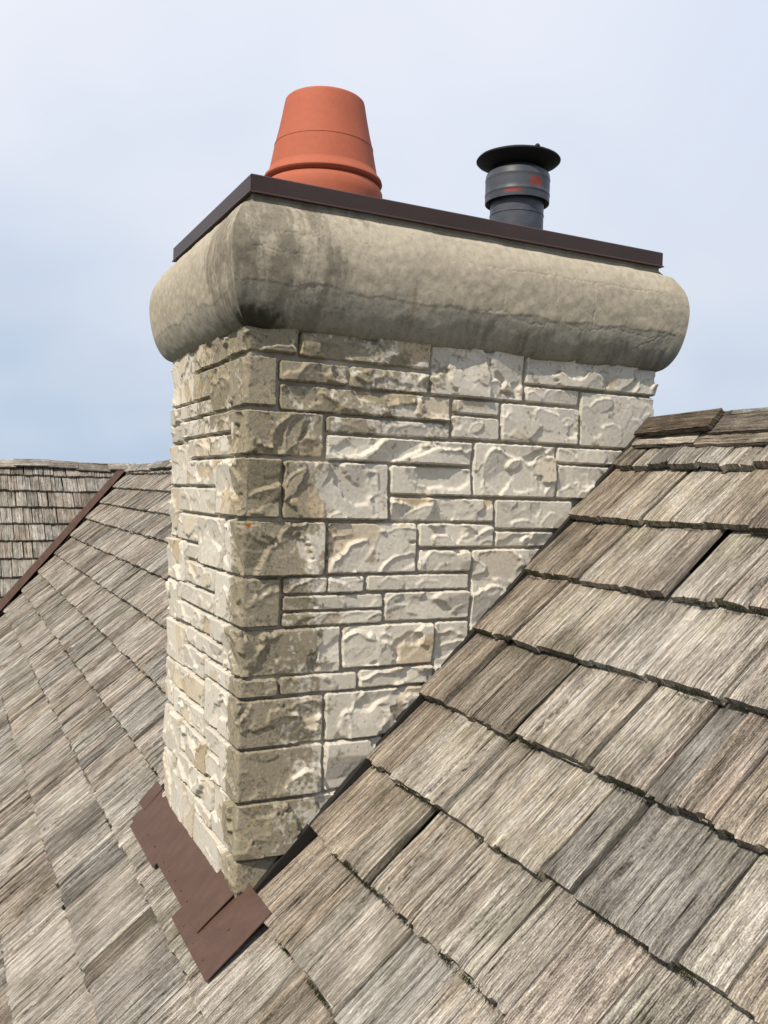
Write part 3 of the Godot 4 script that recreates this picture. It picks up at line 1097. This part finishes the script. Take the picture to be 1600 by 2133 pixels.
func chimney() -> void:
	var root := thing("stone_chimney", "broad cream stone chimney with bulging concrete coping rising from the shake roof", "chimney")
	var core := BoxMesh.new()
	core.size = Vector3(W - 0.028, 2.5, D - 0.028)
	part("mortar_core", core, mats.mortar, root, Transform3D(Basis.IDENTITY, Vector3(W / 2, 0.55, -D / 2)))
	for k in STONES.size():
		var q: Array = STONES[k].duplicate()
		for e in 4:
			q[e] += (-0.0048 if e % 2 == 0 else 0.0048)
		part("stone", stone_mesh(q[0], q[1], q[2], q[3], k), mats.stone, root)
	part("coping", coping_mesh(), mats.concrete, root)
	# folded metal cap: top sheet and a drip face all round
	var cap := new_st()
	var o := 0.004
	var c4 := [Vector3(-o, 0, o), Vector3(W + o, 0, o), Vector3(W + o, 0, -D - o), Vector3(-o, 0, -D - o)]
	var bev := 0.003
	var rows := []
	for spec in [[CAPB, -0.010], [CAPB, 0.004], [CAPB + 0.003, 0.003], [CAPB + 0.006, 0.0], [CAPT - bev, 0.0], [CAPT, -bev]]:
		var ring := []
		for p in c4:
			var d := Vector3(signf(p.x - W / 2), 0, signf(p.z + D / 2))
			ring.append(p + d * spec[1] + Vector3(0, spec[0], 0))
		rows.append(ring)
	for r in rows.size() - 1:
		for k in 4:
			var k2 := (k + 1) % 4
			var om: Vector3 = (c4[k] + c4[k2]) / 2.0 - Vector3(W / 2, 0, -D / 2)
			if r == 0:
				om = Vector3.DOWN
			elif r == 4:
				om = om.normalized() + Vector3.UP
			tri(cap, rows[r][k], rows[r][k2], rows[r + 1][k2], om)
			tri(cap, rows[r][k], rows[r + 1][k2], rows[r + 1][k], om)
	var last: Array = rows[rows.size() - 1]
	tri(cap, last[0], last[1], last[2], Vector3.UP)
	tri(cap, last[0], last[2], last[3], Vector3.UP)
	part("metal_cap", commit(cap), mats.brown, root)
	# moss tufts under the coping corner
	var blade := new_st()
	tri(blade, Vector3(-0.0012, 0, 0), Vector3(0.0012, 0, 0), Vector3(0.0004, 0.008, 0.001), Vector3(0, 0, 1))
	tri(blade, Vector3(0, 0, -0.0012), Vector3(0, 0, 0.0012), Vector3(-0.001, 0.007, 0.0), Vector3(1, 0, 0))
	var mm := MultiMesh.new()
	mm.transform_format = MultiMesh.TRANSFORM_3D
	mm.mesh = commit(blade)
	var xs := []
	var r2 := RandomNumberGenerator.new()
	r2.seed = 77
	while xs.size() < 1500:
		var s := -0.04 + 0.15 * r2.randf() * r2.randf() + 0.02 * r2.randf()
		var y := 1.522 + 0.022 * r2.randf() * (1.0 - absf(s) * 4.0)
		if n_mid.get_noise_2d(s * 40.0, y * 40.0) < -0.05:
			continue
		var wp := wall_point(s)
		var dirv: Vector3 = (wp[1] * (0.5 + r2.randf()) + Vector3(r2.randf() - 0.5, r2.randf() * 0.8 - 0.2, r2.randf() - 0.5)).normalized()
		var side := dirv.cross(Vector3(0.3, 0.9, 0.2)).normalized()
		var sc := 0.6 + r2.randf() * 0.9
		xs.append(Transform3D(Basis(side, dirv, side.cross(dirv)).scaled(Vector3.ONE * sc), wp[0] + wp[1] * (0.004 + maxf(0.0, y - 1.527) * 0.9) + Vector3(0, y, 0)))
	mm.instance_count = xs.size()
	for k in xs.size():
		mm.set_instance_transform(k, xs[k])
	var mo := MultiMeshInstance3D.new()
	mo.name = "moss"
	mo.multimesh = mm
	mo.material_override = mats.moss
	mo.set_meta("kind", "stuff")
	root.add_child(mo, true)

# ---------------------------------------------------------------- what stands on the cap
func pot() -> void:
	var root := thing("chimney_pot", "orange terracotta chimney pot standing on the brown metal cap", "chimney pot", Vector3(0.366, CAPT, -0.41))
	var pr := []
	for q in [[0.0, 0.182], [0.06, 0.187], [0.100, 0.190], [0.125, 0.189], [0.138, 0.182], [0.146, 0.174], [0.148, 0.179], [0.152, 0.185], [0.158, 0.1875], [0.166, 0.185], [0.175, 0.1755], [0.188, 0.170]]:
		pr.append(Vector2(q[1], q[0]))
	part("base", lathe(pr, 96), mats.terracotta, root)
	var p2 := []
	for q in [[0.188, 0.170], [0.225, 0.1625], [0.263, 0.1553], [0.2640, 0.1562], [0.267, 0.1558], [0.268, 0.1542], [0.31, 0.144], [0.36, 0.1338], [0.402, 0.1262], [0.408, 0.1245], [0.411, 0.1210], [0.410, 0.112], [0.39, 0.110], [0.2, 0.140]]:
		p2.append(Vector2(q[1], q[0]))
	part("tapered_shaft", lathe(p2, 96), mats.terracotta, root)

func vent() -> void:
	var root := thing("flue_vent", "dark grey metal flue vent with round rain cap and red paint scuffs", "vent", Vector3(1.107, CAPT, -0.41))
	var pr := []
	for q in [[0.0, 0.094], [0.12, 0.094], [0.170, 0.094], [0.172, 0.0955], [0.176, 0.0955], [0.178, 0.094], [0.24, 0.094], [0.31, 0.090]]:
		pr.append(Vector2(q[1], q[0]))
	part("pipe", painted(lathe(pr, 72), false), mats.vent, root)
	var p2 := []
	for q in [[0.226, 0.095], [0.217, 0.108], [0.217, 0.1125], [0.225, 0.113], [0.234, 0.113], [0.241, 0.113], [0.243, 0.1142], [0.246, 0.1142], [0.248, 0.113], [0.260, 0.113], [0.268, 0.113], [0.276, 0.113], [0.284, 0.113], [0.292, 0.113], [0.296, 0.1140], [0.299, 0.1140], [0.301, 0.113], [0.315, 0.1115], [0.320, 0.108], [0.322, 0.09]]:
		p2.append(Vector2(q[1], q[0]))
	part("collar", painted(lathe(p2, 72), true), mats.vent, root)
	var p3 := []
	for q in [[0.30, 0.086], [0.372, 0.088]]:
		p3.append(Vector2(q[1], q[0]))
	part("upper_pipe", lathe(p3, 72), mats.vent_dark, root)
	var p4 := []
	for q in [[0.332, 0.0], [0.334, 0.086], [0.344, 0.108], [0.354, 0.128], [0.362, 0.142], [0.366, 0.1465], [0.369, 0.1468], [0.373, 0.144], [0.388, 0.10], [0.402, 0.04], [0.404, 0.0]]:
		p4.append(Vector2(q[1], q[0]))
	var rc := part("rain_cap", lathe(p4, 72, 0.002), mats.vent_dark, root)
	var knob := SphereMesh.new()
	knob.radius = 0.009
	knob.height = 0.017
	knob.radial_segments = 16
	knob.rings = 8
	part("rivet", knob, mats.vent_dark, rc, Transform3D(Basis.IDENTITY, Vector3(-0.02, 0.374, 0.139)))

func painted(m: ArrayMesh, scuffs: bool) -> ArrayMesh:
	# vertex colours: bare grey, and worn red paint where it shows
	var arr := m.surface_get_arrays(0)
	var v: PackedVector3Array = arr[Mesh.ARRAY_VERTEX]
	var c := PackedColorArray()
	for p in v:
		var col := Color(0.084, 0.098, 0.122)
		if scuffs:
			var a := rad_to_deg(atan2(p.x, p.z))
			if (p.y > 0.256 and p.y < 0.282 + 0.012 * n_mid.get_noise_2d(a * 0.2, 1.0) and a > -14.0 and a < 14.0) or (p.y > 0.230 and p.y < 0.243 and a > -58.0 and a < -26.0):
				col = Color(0.27, 0.055, 0.045)
		c.append(col)
	arr[Mesh.ARRAY_COLOR] = c
	var o := ArrayMesh.new()
	o.add_surface_from_arrays(Mesh.PRIMITIVE_TRIANGLES, arr)
	return o

# ---------------------------------------------------------------- sheet metal on the roof
func roof_point(x: float, z: float, h: float) -> Vector3:
	return Vector3(x, x, z) + Vector3(-1, 1, 0).normalized() * h

func roof_sheet(root: Node3D, x0: float, x1: float, z0: float, z1: float, h0: float, h1: float, so: float, skew := 0.0) -> void:
	var st := new_st()
	var nx := 12
	var ny := 28
	var top := PackedVector3Array()
	for j in ny:
		for i in nx:
			var x := lerpf(x0, x1, float(i) / (nx - 1))
			var z := lerpf(z0, z1, float(j) / (ny - 1)) + skew * (x - x0)
			var h := lerpf(h0, h1, float(i) / (nx - 1)) + 0.0016 * n_mid.get_noise_2d(z * 8.0 + so, x * 12.0)
			top.append(roof_point(x, z, h))
	var n := Vector3(-1, 1, 0).normalized()
	sheet(st, top, nx, ny, PackedColorArray(), PackedVector2Array(), n)
	for side in 4:
		var e := PackedVector3Array()
		var cnt := ny if side < 2 else nx
		for r in 2:
			for k in cnt:
				var id := k * nx + (0 if side == 0 else nx - 1) if side < 2 else (0 if side == 2 else ny - 1) * nx + k
				e.append(top[id] - n * 0.0025 * r)
		sheet(st, e, cnt, 2, PackedColorArray(), PackedVector2Array(), [Vector3(-1, -1, 0), Vector3(1, 1, 0), Vector3(0, 0, signf(z0 - z1)), Vector3(0, 0, signf(z1 - z0))][side])
	part("metal_sheet", commit(st), mats.flash, root)

func apron_flashing() -> void:
	var root := thing("apron_flashing", "brown painted metal flashing folded round the foot of the stone chimney", "flashing")
	roof_sheet(root, -0.108, 0.045, -0.205, 0.150, 0.008, 0.004, 1.0, 0.12)
	roof_sheet(root, -0.094, -0.02, -0.885, -0.520, 0.006, 0.004, 7.0)
	roof_sheet(root, -0.080, 0.022, -0.895, -0.035, 0.0115, 0.016, 3.0, 0.25)
	roof_sheet(root, -0.045, 0.022, -0.955, -0.868, 0.015, 0.019, 5.0)
	var nail := SphereMesh.new()
	nail.radius = 0.0032
	nail.height = 0.0036
	nail.radial_segments = 10
	nail.rings = 5
	var tilt := Basis(Vector3(0, 0, 1), Vector3(-1, 1, 0).normalized(), Vector3(-1, -1, 0).normalized())
	for q in [[-0.066, -0.47], [-0.066, -0.40], [-0.066, -0.33], [-0.066, -0.26], [-0.066, -0.19], [-0.095, -0.12], [-0.095, -0.02], [-0.095, 0.07], [-0.03, 0.07], [-0.066, -0.7], [-0.066, -0.6]]:
		part("nail", nail, mats.flash, root, Transform3D(tilt, roof_point(q[0], q[1], 0.0135 if q[1] < -0.15 else 0.0085)))

func side_flashing() -> void:
	var root := thing("side_flashing", "thin black metal flashing between the chimney side and the shake roof", "flashing")
	var n := Vector3(-1, 1, 0).normalized()
	for k in 7:
		var a := -0.01 + k * 0.19
		var b := a + 0.205
		var z := 0.0150 + 0.0012 * (k % 2)
		var hi := -0.015 + 0.004 * rng.randf()
		var st := new_st()
		var lo := -0.045
		var f := [roof_point(a, z, lo), roof_point(a, z, hi), roof_point(b, z, hi + 0.002), roof_point(b, z, lo)]
		slab(st, f, f.map(func(p): return p - Vector3(0, 0, 0.02)))
		part("metal_sheet", commit(st), mats.lead, root)

func valley_flashing() -> void:
	var root := thing("valley_flashing", "narrow brown metal strip running down the valley between two shake roofs", "flashing")
	var n1 := Vector3(-1, 1, 0).normalized()
	var n2 := Vector3(0, 1, 1).normalized()
	var dirv := Vector3(-1, -1, 1).normalized()
	var s1 := n1.cross(dirv).normalized()
	if s1.z < 0.0:
		s1 = -s1
	var s2 := n2.cross(dirv).normalized()
	if s2.x > 0.0:
		s2 = -s2
	var up := (n1 + n2).normalized()
	var tops := [WRIDGE - 0.01, 0.60, -0.9]
	for k in 2:
		var st := new_st()
		var a := Vector3(tops[k] + (0.012 if k == 1 else 0.0), tops[k] + (0.012 if k == 1 else 0.0), VALLEY - tops[k] - (0.012 if k == 1 else 0.0))
		var b := Vector3(tops[k + 1], tops[k + 1], VALLEY - tops[k + 1])
		var lift := up * (0.020 + 0.003 * (1 - k))
		var w := 0.058
		for s in [s1, s2]:
			slab(st, [a + lift, a + lift + s * w, b + lift + s * w, b + lift], [a + lift * 0.7, a + lift * 0.7 + s * w, b + lift * 0.7 + s * w, b + lift * 0.7])
		part("metal_sheet", commit(st), mats.flash, root)
